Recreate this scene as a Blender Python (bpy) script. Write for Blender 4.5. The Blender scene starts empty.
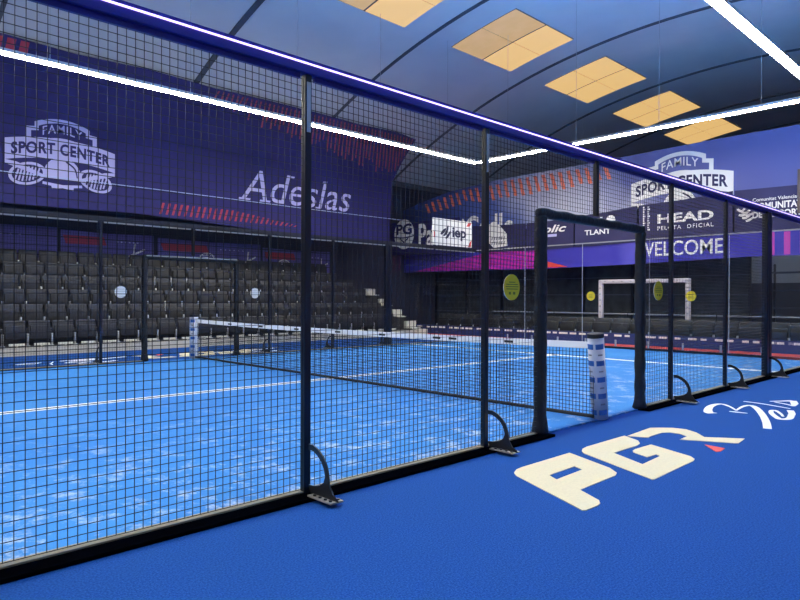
import bpy, bmesh, math, random
from mathutils import Vector, Matrix
random.seed(7)
C = bpy.context.scene.collection
sc = bpy.context.scene
PI = math.pi

# ------------------------------------------------------------------ materials
def mat(name, col, rough=.6, metal=0., spec=.5, emit=None, estr=0., noise=None, bump=None, sheen=0.):
    """noise = (scale, second colour, low, high); bump = (scale, strength, distance)"""
    m = bpy.data.materials.new(name); m.use_nodes = True
    nt = m.node_tree; b = nt.nodes['Principled BSDF']
    b.inputs['Base Color'].default_value = (*col, 1)
    b.inputs['Roughness'].default_value = rough
    b.inputs['Metallic'].default_value = metal
    b.inputs['Specular IOR Level'].default_value = spec
    if emit:
        b.inputs['Emission Color'].default_value = (*emit, 1)
        b.inputs['Emission Strength'].default_value = estr
    tc = nt.nodes.new('ShaderNodeTexCoord')
    if noise:
        s, c2, lo, hi = noise
        n = nt.nodes.new('ShaderNodeTexNoise'); n.inputs['Scale'].default_value = s; n.inputs['Detail'].default_value = 4
        r = nt.nodes.new('ShaderNodeValToRGB')
        r.color_ramp.elements[0].position = lo; r.color_ramp.elements[1].position = hi
        r.color_ramp.elements[0].color = (*col, 1); r.color_ramp.elements[1].color = (*c2, 1)
        nt.links.new(tc.outputs['Object'], n.inputs['Vector']); nt.links.new(n.outputs['Fac'], r.inputs['Fac'])
        nt.links.new(r.outputs['Color'], b.inputs['Base Color'])
    if bump:
        s, st, d = bump
        n = nt.nodes.new('ShaderNodeTexNoise'); n.inputs['Scale'].default_value = s; n.inputs['Detail'].default_value = 3
        bp = nt.nodes.new('ShaderNodeBump'); bp.inputs['Strength'].default_value = st; bp.inputs['Distance'].default_value = d
        nt.links.new(tc.outputs['Object'], n.inputs['Vector']); nt.links.new(n.outputs['Fac'], bp.inputs['Height'])
        nt.links.new(bp.outputs['Normal'], b.inputs['Normal'])
    return m

def emat(name, col, strength):
    return mat(name, (.8, .8, .8), .5, emit=col, estr=strength)

def turf_mat():
    m = mat('court_turf', (.034, .215, .70), .85, spec=.25)
    nt = m.node_tree; b = nt.nodes['Principled BSDF']; L = nt.links.new
    tc = nt.nodes.new('ShaderNodeTexCoord')
    mp = nt.nodes.new('ShaderNodeMapping'); mp.inputs['Scale'].default_value = (1, .9, 1)
    L(tc.outputs['Object'], mp.inputs['Vector'])
    big = nt.nodes.new('ShaderNodeTexNoise'); big.inputs['Scale'].default_value = 3.6; big.inputs['Detail'].default_value = 12; big.inputs['Roughness'].default_value = .78
    L(mp.outputs['Vector'], big.inputs['Vector'])
    r = nt.nodes.new('ShaderNodeValToRGB'); r.color_ramp.elements[0].position = .52; r.color_ramp.elements[1].position = .68
    L(big.outputs['Fac'], r.inputs['Fac'])
    # sand collects along the fence and thins out towards the middle of the court
    sx = nt.nodes.new('ShaderNodeSeparateXYZ'); L(tc.outputs['Object'], sx.inputs['Vector'])
    mr = nt.nodes.new('ShaderNodeMapRange'); mr.inputs['From Min'].default_value = -5; mr.inputs['From Max'].default_value = -1.0
    mr.inputs['To Min'].default_value = .9; mr.inputs['To Max'].default_value = .08
    L(sx.outputs['Y'], mr.inputs['Value'])
    mu = nt.nodes.new('ShaderNodeMath'); mu.operation = 'MULTIPLY'; L(r.outputs['Color'], mu.inputs[0]); L(mr.outputs['Result'], mu.inputs[1])
    wide = nt.nodes.new('ShaderNodeTexNoise'); wide.inputs['Scale'].default_value = .5
    L(tc.outputs['Object'], wide.inputs['Vector'])
    base = nt.nodes.new('ShaderNodeMix'); base.data_type = 'RGBA'
    base.inputs[6].default_value = (.022, .155, .46, 1); base.inputs[7].default_value = (.046, .25, .59, 1)
    L(wide.outputs['Fac'], base.inputs[0])
    mx = nt.nodes.new('ShaderNodeMix'); mx.data_type = 'RGBA'
    L(mu.outputs[0], mx.inputs[0]); L(base.outputs[2], mx.inputs[6]); mx.inputs[7].default_value = (.66, .70, .72, 1)
    L(mx.outputs[2], b.inputs['Base Color'])
    fine = nt.nodes.new('ShaderNodeTexNoise'); fine.inputs['Scale'].default_value = 160
    L(tc.outputs['Object'], fine.inputs['Vector'])
    bp = nt.nodes.new('ShaderNodeBump'); bp.inputs['Strength'].default_value = .25; bp.inputs['Distance'].default_value = .006
    L(fine.outputs['Fac'], bp.inputs['Height']); L(bp.outputs['Normal'], b.inputs['Normal'])
    return m

def glass_mat():
    m = bpy.data.materials.new('clear_glass'); m.use_nodes = True
    nt = m.node_tree; nt.nodes.remove(nt.nodes['Principled BSDF'])
    out = nt.nodes['Material Output']; L = nt.links.new
    t = nt.nodes.new('ShaderNodeBsdfTransparent'); t.inputs['Color'].default_value = (.95, .97, .97, 1)
    g = nt.nodes.new('ShaderNodeBsdfGlossy'); g.inputs['Roughness'].default_value = .02
    f = nt.nodes.new('ShaderNodeFresnel'); f.inputs['IOR'].default_value = 1.4
    mx = nt.nodes.new('ShaderNodeMixShader')
    ge = nt.nodes.new('ShaderNodeNewGeometry'); iv = nt.nodes.new('ShaderNodeMath'); iv.operation = 'SUBTRACT'; iv.inputs[0].default_value = 1
    mu = nt.nodes.new('ShaderNodeMath'); mu.operation = 'MULTIPLY'
    L(ge.outputs['Backfacing'], iv.inputs[1]); L(iv.outputs[0], mu.inputs[0]); L(f.outputs['Fac'], mu.inputs[1])
    L(mu.outputs[0], mx.inputs['Fac']); L(t.outputs['BSDF'], mx.inputs[1]); L(g.outputs['BSDF'], mx.inputs[2])
    L(mx.outputs['Shader'], out.inputs['Surface'])
    return m

def band_mat():
    """violet welcome strip: a printed blend from magenta (far corner) to violet"""
    m = mat('violet_strip_print', (.1, .08, .5), .6, spec=.2)
    nt = m.node_tree; b = nt.nodes['Principled BSDF']; L = nt.links.new
    tc = nt.nodes.new('ShaderNodeTexCoord'); sx = nt.nodes.new('ShaderNodeSeparateXYZ'); L(tc.outputs['Object'], sx.inputs['Vector'])
    w = nt.nodes.new('ShaderNodeTexWave'); w.inputs['Scale'].default_value = .35; w.inputs['Distortion'].default_value = 5; w.inputs['Detail'].default_value = 2
    mp = nt.nodes.new('ShaderNodeMapping'); mp.inputs['Rotation'].default_value = (.9, 0, 0)
    L(tc.outputs['Object'], mp.inputs['Vector']); L(mp.outputs['Vector'], w.inputs['Vector'])
    r = nt.nodes.new('ShaderNodeValToRGB')
    r.color_ramp.elements[0].color = (.055, .045, .36, 1); r.color_ramp.elements[1].color = (.16, .14, .60, 1)
    L(w.outputs['Fac'], r.inputs['Fac']); L(r.outputs['Color'], b.inputs['Base Color'])
    return m

def print_mat():
    """upper end banner: a printed sweep from navy at the corner over a pale flare to violet blue"""
    m = mat('blue_banner', (.1, .1, .4), .6, spec=.25, bump=(.7, .6, .10))
    nt = m.node_tree; b = nt.nodes['Principled BSDF']; L = nt.links.new
    tc = nt.nodes.new('ShaderNodeTexCoord'); sx = nt.nodes.new('ShaderNodeSeparateXYZ'); L(tc.outputs['Object'], sx.inputs['Vector'])
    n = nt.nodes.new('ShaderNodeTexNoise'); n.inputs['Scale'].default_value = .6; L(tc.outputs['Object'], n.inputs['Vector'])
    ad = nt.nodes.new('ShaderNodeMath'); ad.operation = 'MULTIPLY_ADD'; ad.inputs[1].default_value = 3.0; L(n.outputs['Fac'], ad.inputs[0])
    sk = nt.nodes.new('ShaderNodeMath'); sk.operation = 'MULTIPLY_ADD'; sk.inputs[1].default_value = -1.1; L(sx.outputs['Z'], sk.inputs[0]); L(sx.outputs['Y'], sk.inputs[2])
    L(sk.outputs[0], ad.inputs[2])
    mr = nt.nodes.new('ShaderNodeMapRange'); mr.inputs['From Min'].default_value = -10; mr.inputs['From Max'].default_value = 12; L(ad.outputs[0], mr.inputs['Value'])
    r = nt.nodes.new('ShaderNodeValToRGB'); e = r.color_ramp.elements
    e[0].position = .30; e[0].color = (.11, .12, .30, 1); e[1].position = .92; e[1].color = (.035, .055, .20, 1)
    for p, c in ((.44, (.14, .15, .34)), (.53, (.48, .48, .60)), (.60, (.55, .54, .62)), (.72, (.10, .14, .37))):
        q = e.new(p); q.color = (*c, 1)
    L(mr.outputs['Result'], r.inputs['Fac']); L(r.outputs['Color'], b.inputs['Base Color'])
    return m

def halftone_mat(name, c1, c2, scale):
    m = mat(name, c1, .6, spec=.2)
    nt = m.node_tree; b = nt.nodes['Principled BSDF']; L = nt.links.new
    tc = nt.nodes.new('ShaderNodeTexCoord'); mp = nt.nodes.new('ShaderNodeMapping'); mp.inputs['Rotation'].default_value = (.6, 0, 0)
    w = nt.nodes.new('ShaderNodeTexChecker'); w.inputs['Scale'].default_value = scale
    w.inputs['Color1'].default_value = (*c1, 1); w.inputs['Color2'].default_value = (*c2, 1)
    L(tc.outputs['Object'], mp.inputs['Vector']); L(mp.outputs['Vector'], w.inputs['Vector']); L(w.outputs['Color'], b.inputs['Base Color'])
    return m

M = dict(
    carpet=mat('blue_carpet', (.005, .048, .205), .9, spec=.1, noise=(95, (.019, .088, .315), .36, .66), bump=(150, .6, .006)),
    turf=turf_mat(), glass=glass_mat(),
    line=mat('white_line', (.86, .88, .90), .8),
    red=mat('red_floor', (.42, .035, .03), .8, noise=(3, (.52, .07, .05), .4, .7)),
    concrete=mat('kerb_paint', (.44, .42, .36), .85, noise=(4, (.52, .50, .44), .3, .7)),
    ceil=mat('ceiling_paint', (.80, .83, .87), .8, spec=.2, noise=(.45, (.70, .74, .80), .35, .7)),
    wall=mat('wall_dark', (.10, .10, .12), .9),
    wallnavy=mat('wall_navy', (.030, .030, .05), .9),
    purple=mat('purple_cloth', (.11, .09, .28), .65, spec=.25, noise=(1.2, (.15, .125, .38), .35, .7), bump=(1.1, .6, .06)),
    grey=mat('wall_grey', (.32, .32, .35), .9),
    rib=mat('rib_steel', (.10, .11, .14), .7),
    post=mat('navy_steel', (.006, .008, .018), .28, spec=.5),
    wire=mat('black_wire', (.006, .007, .014), .45, spec=.4),
    rail=mat('rail_blue', (.018, .012, .22), .4),
    farrail=mat('rail_pale_lit', (.40, .38, .34), .5, metal=.2),  # pale tone holds the light reflected off the dark far rail
    base=mat('base_bronze', (.36, .285, .17), .6),
    pad=mat('black_padding', (.006, .006, .008), .55, bump=(18, .6, .02)),
    brk=mat('bracket_black', (.012, .012, .014), .35),
    steel=mat('bolt_steel', (.45, .42, .36), .4, metal=.7),
    led=emat('tube_white', (1, .94, .80), 80),
    ledblue=emat('strip_violet', (.55, .42, 1), 2.6),
    added_uplight=emat('added_tape_blue', (.11, .40, .95), 1250),
    plate=mat('plate_steel', (.36, .33, .27), .45, metal=.3),
    added_lamp=emat('added_lamp_panel', (1, .95, .88), 34),
    flange=mat('flange_shadow_black', (.002, .002, .003), .9, spec=.0),
    barrier=mat('barrier_grey', (.30, .31, .34), .5),
    screen=mat('windscreen_mesh', (.055, .060, .066), .8, noise=(3, (.03, .032, .036), .4, .7)),
    stripface=mat('pale_strip', (.62, .61, .56), .5),
    alu=mat('aluminium', (.55, .56, .58), .4, metal=.8),
    sky=mat('skylight_sheet', (.35, .26, .15), .6, emit=(.95, .60, .22), estr=.80),
    skyd=mat('skylight_sheet_dusty', (.35, .26, .15), .6, emit=(.80, .50, .20), estr=.62, noise=(2, (.4, .3, .2), .4, .7)),
    navy=mat('navy_banner', (.024, .021, .105), .65, spec=.25, noise=(.6, (.034, .028, .14), .35, .7), bump=(.9, .5, .06)),
    blue=print_mat(),
    slate=mat('slate_banner', (.030, .028, .085), .65, spec=.25, noise=(.8, (.045, .04, .11), .35, .7), bump=(.8, .6, .08)),
    band=band_mat(),
    pink=halftone_mat('magenta_halftone', (.62, .03, .36), (.30, .03, .36), 9),
    magenta=mat('magenta_print', (.60, .05, .36), .6),
    coral=mat('coral_print', (.95, .22, .12), .6),
    darkred=mat('dark_red_print', (.34, .05, .075), .65),
    redprint=mat('red_print', (.40, .03, .06), .65),
    white=mat('white_print', (.92, .90, .84), .6),
    lilac=mat('lilac_print', (.50, .48, .78), .6),
    cream=mat('cream_print', (.72, .64, .42), .8, noise=(60, (.66, .585, .39), .4, .7)),
    snow=mat('snow_print', (.85, .88, .92), .8),
    redmark=mat('red_mark', (.75, .06, .05), .7),
    ink=mat('dark_ink', (.02, .018, .06), .6),
    black=mat('plain_black', (.012, .012, .014), .6),
    seat=mat('seat_plastic', (.030, .030, .034), .45, spec=.4),
    seat2=mat('seat_plastic_dark', (.017, .017, .020), .5, spec=.4),
    step=mat('step_pale', (.62, .62, .55), .6),
    tier=mat('tier_black', (.030, .031, .036), .8),
    net=mat('net_black', (.008, .008, .010), .7),
    tape=mat('net_tape', (.84, .84, .86), .6),
    padw=mat('post_wrap', (.72, .72, .76), .55, noise=(6, (.64, .64, .69), .4, .7)),
    logo=mat('label_blue', (.03, .13, .42), .5),
    yellow=mat('yellow_sticker', (.80, .58, .02), .5),
    olive=mat('olive_ink', (.20, .18, .02), .6),
    boardblue=mat('board_navy', (.018, .035, .15), .5),
    pinkpad=mat('pale_padding', (.60, .54, .58), .6),
    brown=mat('brown_box', (.10, .065, .055), .6),
    cable=mat('pale_cable', (.45, .55, .80), .5),
    wood=mat('counter_wood', (.22, .10, .06), .5),
    violetlit=emat('violet_screen', (.22, .16, 1), .45),
    palewall=mat('pale_panel', (.48, .50, .52), .8),
)

# ------------------------------------------------------------------ object helpers
def thing(name, label, cat, loc=(0, 0, 0), group=None, rz=0):
    o = bpy.data.objects.new(name, None); C.objects.link(o); o.empty_display_size = .1
    o.location = loc; o.rotation_euler = (0, 0, rz); o['label'] = label; o['category'] = cat
    if group: o['group'] = group
    return o
def tag(o, label, cat, group=None):
    o['label'] = label; o['category'] = cat
    if group: o['group'] = group
    return o
def link(name, me, material=None, parent=None, world=True):
    o = bpy.data.objects.new(name, me); C.objects.link(o)
    if material: me.materials.clear(); me.materials.append(material)
    if parent:
        o.parent = parent
        if world:
            p = parent; off = Vector((0, 0, 0))
            while p: off += p.location; p = p.parent
            o.location = -off
    return o
def obj(name, bm, material, parent=None, world=True, smooth=False):
    me = bpy.data.meshes.new(name); bm.to_mesh(me); bm.free()
    if smooth:
        for p in me.polygons: p.use_smooth = True
    return link(name, me, material, parent, world)
def rebase(o, loc):
    """put the origin of a top-level mesh at loc without moving it"""
    o.data.transform(Matrix.Translation(-Vector(loc))); o.location = loc; return o
def struct(o, label=None):
    o['kind'] = 'structure'
    if label: o['label'] = label
    return o
def box(bm, x0, x1, y0, y1, z0, z1, bev=0, seg=2):
    vs = [bm.verts.new(v) for v in ((x0,y0,z0),(x1,y0,z0),(x1,y1,z0),(x0,y1,z0),(x0,y0,z1),(x1,y0,z1),(x1,y1,z1),(x0,y1,z1))]
    fs = [bm.faces.new([vs[i] for i in f]) for f in ((3,2,1,0),(4,5,6,7),(0,1,5,4),(1,2,6,5),(2,3,7,6),(3,0,4,7))]
    if bev:
        es = list({e for f in fs for e in f.edges})
        bmesh.ops.bevel(bm, geom=es, offset=bev, segments=seg, affect='EDGES', profile=.5)
    return bm
def nb(): return bmesh.new()
def bx(*a, **k): return box(nb(), *a, **k)
def cyl(bm, p, q, r, n=12, r2=None):
    p = Vector(p); q = Vector(q); d = (q - p); L = d.length
    mtx = Matrix.Translation((p + q) / 2) @ d.to_track_quat('Z', 'Y').to_matrix().to_4x4()
    bmesh.ops.create_cone(bm, cap_ends=True, segments=n, radius1=r, radius2=r if r2 is None else r2, depth=L, matrix=mtx)
    return bm
def tube(bm, pts, r, n=6):
    for a, b in zip(pts[:-1], pts[1:]): cyl(bm, a, b, r, n)
    return bm
def curve_mesh(loops, ext):
    cu = bpy.data.curves.new('t', 'CURVE'); cu.dimensions = '2D'; cu.fill_mode = 'BOTH'; cu.extrude = ext
    for lp in loops:
        sp = cu.splines.new('POLY'); sp.points.add(len(lp) - 1); sp.use_cyclic_u = True
        for p, q in zip(sp.points, lp): p.co = (q[0], q[1], 0, 1)
    return _tomesh(cu)
def _tomesh(cu):
    o = bpy.data.objects.new('t', cu); C.objects.link(o)
    dg = bpy.context.evaluated_depsgraph_get(); dg.update()
    me = bpy.data.meshes.new_from_object(o.evaluated_get(dg))
    bpy.data.objects.remove(o); bpy.data.curves.remove(cu)
    return me
def text_mesh(s, ext=.004, bold=0., shear=0., space=1.):
    cu = bpy.data.curves.new('t', 'FONT'); cu.body = s; cu.size = 1; cu.extrude = ext; cu.offset = bold; cu.shear = shear
    cu.space_character = space; cu.resolution_u = 4
    return _tomesh(cu)
def fit(me, x0, x1, y0, y1):
    xs = [v.co.x for v in me.vertices]; ys = [v.co.y for v in me.vertices]
    ax, bx_, ay, by = min(xs), max(xs), min(ys), max(ys)
    for v in me.vertices:
        v.co.x = x0 + (v.co.x - ax) / (bx_ - ax) * (x1 - x0)
        v.co.y = y0 + (v.co.y - ay) / (by - ay) * (y1 - y0)
    return me
# local frames: (a, b, c) -> world
LEFT = lambda y: Matrix(((1,0,0,0),(0,0,-1,y),(0,1,0,0),(0,0,0,1)))          # a = x, b = z, front towards -y
END = lambda x: Matrix(((0,0,-1,x),(-1,0,0,0),(0,1,0,0),(0,0,0,1)))          # a = -y, b = z, front towards -x
FLOOR = lambda z: Matrix.Translation((0, 0, z))
def decal(name, me, frame, material, parent, label=None):
    me.transform(frame)
    o = link(name, me, material, parent)
    if label: o['label'] = label
    return o
def ngon_thick(pts, frame, t):
    """a flat cloth or sheet of real thickness t from an outline in a local frame"""
    me = curve_mesh([pts], t / 2); me.transform(frame); return me
def strip_poly(pts, w):
    """outline of a brush stroke along pts with a width per point"""
    L, R = [], []
    for i, p in enumerate(pts):
        a = Vector(pts[max(i-1,0)]); b = Vector(pts[min(i+1,len(pts)-1)]); d = (b-a).normalized(); n = Vector((-d.y, d.x))
        L.append(Vector(p) + n*w[i]/2); R.append(Vector(p) - n*w[i]/2)
    return [tuple(v) for v in L + R[::-1]]
def smooth_line(pts, k=5):
    out = []
    for i in range(len(pts)-1):
        p0 = Vector(pts[max(i-1,0)]); p1 = Vector(pts[i]); p2 = Vector(pts[i+1]); p3 = Vector(pts[min(i+2,len(pts)-1)])
        for j in range(k):
            t = j/k
            out.append(.5*((2*p1)+(p2-p0)*t+(2*p0-5*p1+4*p2-p3)*t*t+(3*p1-p0-3*p2+p3)*t**3))
    out.append(Vector(pts[-1])); return [tuple(v) for v in out]
def stroke_mesh(lines, ext=.002, k=1.):
    bm = nb()
    for pts, w0, w1, w2 in lines:
        sp = smooth_line(pts); n = len(sp)
        ws = []
        for i in range(n):
            t = i/(n-1); ws.append(k*(w0+(w1-w0)*t*2 if t < .5 else w1+(w2-w1)*(t-.5)*2))
        ol = strip_poly(sp, ws)
        top = [bm.verts.new((x, y, ext)) for x, y in ol]; bot = [bm.verts.new((x, y, -ext)) for x, y in ol]
        for i in range(n-1):
            a, b, c, d = i, i+1, 2*n-2-i, 2*n-1-i
            bm.faces.new((top[d], top[c], top[b], top[a])); bm.faces.new((bot[a], bot[b], bot[c], bot[d]))
        for i in range(2*n):
            j = (i+1) % (2*n); bm.faces.new((top[i], top[j], bot[j], bot[i]))
    bmesh.ops.recalc_face_normals(bm, faces=bm.faces)
    me = bpy.data.meshes.new('s'); bm.to_mesh(me); bm.free(); return me
def ordinal(n):
    w = ['first','second','third','fourth','fifth','sixth','seventh','eighth','ninth','tenth','eleventh','twelfth','thirteenth','fourteenth',
         'fifteenth','sixteenth','seventeenth','eighteenth','nineteenth','twentieth']
    t = {20:'twenty', 30:'thirty'}
    if n <= 20: return w[n-1]
    d = n//10*10
    return {30:'thirtieth'}.get(n) or t[d] + '-' + w[n-d-1]

# ------------------------------------------------------------------ the hall
YC, ZC, RR = 5.0, -14.85, 25.1            # barrel vault
def vault(y, off=0.): return ZC + math.sqrt((RR-off)**2 - (y-YC)**2)
Y0, Y1, X0, X1 = -7.7, 17.7, -14.0, 36.0
struct(obj('floor', bx(X0, X1, Y0, Y1, -.2, 0), M['carpet']), 'dark blue carpet around the padel court')
bm = nb(); N = 40
ys = [Y0 + (Y1-Y0)*i/N for i in range(N+1)]
a = [[bm.verts.new((x, y, vault(y) + d)) for y in ys] for x in (X0, X1) for d in (0, .15)]
for i in range(N):
    bm.faces.new((a[0][i], a[0][i+1], a[2][i+1], a[2][i])); bm.faces.new((a[1][i+1], a[1][i], a[3][i], a[3][i+1]))
ceil = struct(obj('ceiling', bm, M['ceil'], smooth=True), 'white painted barrel vault ceiling')
def arc_beam(x, w, h):
    bm = nb(); rows = []
    for y in ys:
        rows.append([bm.verts.new((x+s*w/2, y, vault(y) - (h if k else -.02))) for s, k in ((-1,0),(-1,1),(1,1),(1,0))])
    for p, q in zip(rows[:-1], rows[1:]):
        for j in range(4): bm.faces.new((p[j], p[(j+1)%4], q[(j+1)%4], q[j]))
    bmesh.ops.recalc_face_normals(bm, faces=bm.faces); return bm
for k in range(-3, 7):
    obj('rib', arc_beam(2.56 + 5.42*k, .10 if k else .16, .05), M['rib'], ceil)
bm = nb()
for z, y in ((vault(13.6), 13.6), (vault(2.), 2.)): pass
struct(obj('wall_back', bx(X0, X1, Y1, Y1+.2, 0, 7.0), M['wallnavy']))
struct(obj('wall_front', bx(X0, X1, Y0-.2, Y0, 0, 7.0), M['grey']))
struct(obj('wall_left', bx(X0-.2, X0, Y0, Y1, 0, 10.4), M['grey']))
struct(obj('wall_right', bx(X1, X1+.2, Y0, Y1, 0, 10.4), M['wall']))
# wall plate beam running along the foot of the vault
bm = bx(X0, X1, Y1-.16, Y1, 6.55, 6.72)
struct(obj('trim_1', bm, M['rib']))

# skylights set into the vault
def vpatch(x0, x1, y0, y1, off, th=.02, n=6):
    bm = nb(); g = []
    for i in range(n+1):
        y = y0 + (y1-y0)*i/n
        g.append([bm.verts.new((x, y, vault(y) - o)) for x, o in ((x0, off), (x1, off), (x1, off-th), (x0, off-th))])
    for p, q in zip(g[:-1], g[1:]):
        for j in range(4): bm.faces.new((p[j], p[(j+1)%4], q[(j+1)%4], q[j]))
    bm.faces.new(g[0]); bm.faces.new(g[-1]); bmesh.ops.recalc_face_normals(bm, faces=bm.faces); return bm
SKY = [3.74, 9.14, 14.54, 19.94, 25.2, 30.6]
for i, x in enumerate(SKY):
    f = obj(f'window_{i+1}', vpatch(x-.02, x+3.22, 7.73, 10.33, .012), M['rib']); struct(f, 'square amber skylight of four translucent sheets')
    for a_, b_, m_ in ((0, 1.55, 'skyd' if i < 2 else 'sky'), (1.63, 3.2, 'sky')):
        for c_, d_ in ((7.76, 9.02), (9.05, 10.30)):
            obj('pane', vpatch(x+a_, x+b_, c_, d_, .03), M['sky' if (d_ < 9 and a_ > 1) else m_], f)

# ------------------------------------------------------------------ court floor
court = struct(obj('court_floor', bx(-10, 10, -5, 5, -.05, .012), M['turf']), 'bright blue artificial turf court')
court.location = (0, 5, 0)
for (x0, x1, y0, y1) in ((-7.02, -6.86, .06, 9.94), (6.86, 7.02, .06, 9.94), (-7.15, 7.15, 4.90, 5.07)):
    obj('court_line', bx(x0, x1, y0, y1, .008, .0165), M['line'], court)
struct(obj('end_floor', bx(10.12, 11.72, -4, 16, -.05, .008), M['red']), 'red floor strip behind the end glass')

# ------------------------------------------------------------------ fences
def wire_panel(y, x0, x1, z0, z1, r=.0018, st=.05):
    bm = nb()
    n = round((x1-x0)/st); m = round((z1-z0)/st)
    for i in range(n+1):
        x = x0 + (x1-x0)*i/n; box(bm, x-r, x+r, y-r, y+r, z0, z1)
    for j in range(m+1):
        z = z0 + (z1-z0)*j/m; box(bm, x0, x1, y-2*r, y-r*.2, z-r, z+r)
    return bm
def arc_bracket(x, y, s):
    """D-shaped stabiliser plate in the y-z plane, s = outward direction"""
    KZ = .86
    o_ = [(.0, .40), (.05, .40), (.11, .375), (.165, .33), (.205, .27), (.225, .20), (.235, .12), (.27, .06), (.33, .012), (.0, .012)]
    h_ = [(.0, .355), (.05, .355), (.10, .33), (.145, .29), (.178, .235), (.19, .18), (.175, .13), (.13, .095), (.06, .075), (.0, .07)]
    loops = [[(a*s, b*KZ) for a, b in o_[:-1]] + [(0.02*s, .012), (.0, .06)] + [(a*s, b*KZ) for a, b in h_[::-1][1:]]]
    me = curve_mesh(loops, .006)
    me.transform(Matrix(((0,0,1,x),(1,0,0,y+.045*s),(0,1,0,.026),(0,0,0,1))))
    return me
def padded_frame(y, t, hw=1.1, h=2.27, r=.056, m='pad'):
    bmx = []
    for s in (-1, 1):
        bm = bx(s*hw-r, s*hw+r, y-r, y+r, .012, h-r*.5, bev=.03)
        bmesh.ops.subdivide_edges(bm, edges=[e for e in bm.edges if e.calc_length() > .8], cuts=26)
        rnd = random.Random(s*3+int(y))
        for v in bm.verts:
            k = 1 + .06*math.sin(v.co.z*23 + s) + (.45*max(0, .16-v.co.z)/.16)
            v.co.x = s*hw + (v.co.x-s*hw)*k; v.co.y = y + (v.co.y-y)*k
        obj('door_post', bm, M[m], t, smooth=True)
    bm = bx(-hw-r, hw+r, y-r*.85, y+r*.85, h-r, h+r*.75, bev=.03)
    bmesh.ops.subdivide_edges(bm, edges=[e for e in bm.edges if e.calc_length() > 1], cuts=30)
    for v in bm.verts: v.co.z += .006*math.sin(v.co.x*17)*(v.co.z > h)
    obj('door_beam', bm, M[m], t, smooth=True)

def fence(y, s, label, toprail, led):
    t = thing('court_fence', label, 'fence', (0, y, 0))
    for x in (-4, -2, 2, 4):
        obj('post', bx(x-.027, x+.027, y-.027, y+.027, .02, 2.953, bev=.005), M['post'], t)
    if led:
        for x in (-4, -2):  # narrow pale strip on the upper outer face of two posts
            obj('post_strip', bx(x-.016, x+.016, y-.0295, y-.027, 2.55, 2.90), M['stripface'], t)['label'] = 'pale strip near the top of the post'
    for x in (-6.08, -5.95, 5.95, 6.08):
        obj('post', bx(x-.055, x+.055, y-.05, y+.05, 0, 2.953, bev=.006), M['post'], t)
    obj('post', bx(-.027, .027, y-.027, y+.027, 2.33, 2.953, bev=.006), M['post'], t)
    for a, b in ((-5.9, -4.028), (-3.972, -2.028), (-1.972, -1.16), (1.16, 1.972), (2.028, 3.972), (4.028, 5.9)):
        obj('mesh_panel', wire_panel(y, a, b, .05, 2.92), M['wire'], t)
    for a, b in ((-1.1, -.04), (.04, 1.1)):
        obj('mesh_panel', wire_panel(y, a, b, 2.34, 2.92), M['wire'], t)
    for a, b in ((-9.98, -1.05), (1.05, 9.98)):
        q = sorted((y+s*.15, y-s*.05))
        br = obj('base_rail', bx(a, b, q[0], q[1], 0, .026, bev=.004), M['flange'], t)  # black rail, widened outward to stand in for the shadow beside it
        q = sorted((y+s*.016, y-s*.06))
        obj('rail_lip', bx(a, b, q[0], q[1], .026, .036), M['base'], br)
    rl = obj('top_rail', bx(-9.98, 9.98, y-.045, y+.045, 2.953, 3.026, bev=.006), M[toprail], t)
    for q in (-.043, .037): obj('rail_lip', bx(-9.98, 9.98, y+q, y+q+.006, 3.022, 3.050), M[toprail], rl)  # upstands added to keep the uplight off the banners
    for a in [-10+2*i for i in range(10)]:
        obj('rail_flange', bx(a+.06, a+1.94, y-.012, y+.012, 2.918, 2.953), M['rail'] if led else M['farrail'], rl)
    if led:
        obj('led_strip', bx(-9.98, 9.98, y-.058, y-.046, 3.013, 3.0215), M['ledblue'], t)['label'] = 'glowing white violet strip'
        obj('added_led_tape', bx(-9.98, 9.98, y-.015, y+.015, 3.0265, 3.0295), M['added_uplight'], t)['label'] = 'added blue light tape on top of the rail'  # unseen tape added to throw blue light up on the ceiling
    for x in (-6, -4, -2, 2, 4, 6):
        b = link('foot_bracket', arc_bracket(x, y, s), M['brk'], t)
        yy = sorted((y+s*.10, y+s*.36))
        pl = obj('foot_plate', bx(x-.055, x+.055, yy[0], yy[1], .026, .038, bev=.003), M['plate'], b)
        for q in (.155, .215, .275, .33):
            for dx in (-.032, .032): obj('bolt', cyl(nb(), (x+dx, y+s*q, .036), (x+dx, y+s*q, .048), .012, 8), M['brk'], b)
    padded_frame(y, t)
    if not led: obj('beam_lit_edge', bx(-1.08, 1.08, y-.062, y-.052, 2.275, 2.30), M['farrail'], t)['label'] = 'pale strip for the lit edge of the beam'  # light on the beam's top edge, put in as a pale strip
    # corner glass of the side wall
    for sx in (-1, 1):
        for a, b in ((6.16, 8.0), (8.02, 9.96)):
            xa, xb = sorted((sx*a, sx*b))
            g = obj('glass_panel', bx(xa, xb, y-.005, y+.005, .04, 2.95), M['glass'], t); g['label'] = 'clear glass panel'
    for x in (-1.6, 1.6):
        bm = nb(); cyl(bm, (x, y+s*.006, 1.5), (x, y+s*.012, 1.5), .125, 32)
        st = obj('sticker', bm, M['yellow'], t); st['label'] = 'round yellow sticker, white on its back'
        bm = nb(); cyl(bm, (x, y-s*.002, 1.5), (x, y+s*.004, 1.5), .125, 32); obj('sticker_back', bm, M['white'], st)
        bm = nb()
        for k, w in enumerate((.05, .09, .10, .09)):
            box(bm, x-w, x+w, y+s*.012, y+s*.0135, 1.545-k*.022, 1.553-k*.022)
        box(bm, x-.05, x-.02, y+s*.012, y+s*.0135, 1.43, 1.455); box(bm, x+.015, x+.05, y+s*.012, y+s*.0135, 1.43, 1.455)
        obj('sticker_print', bm, M['olive'], st)
    return t
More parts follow.
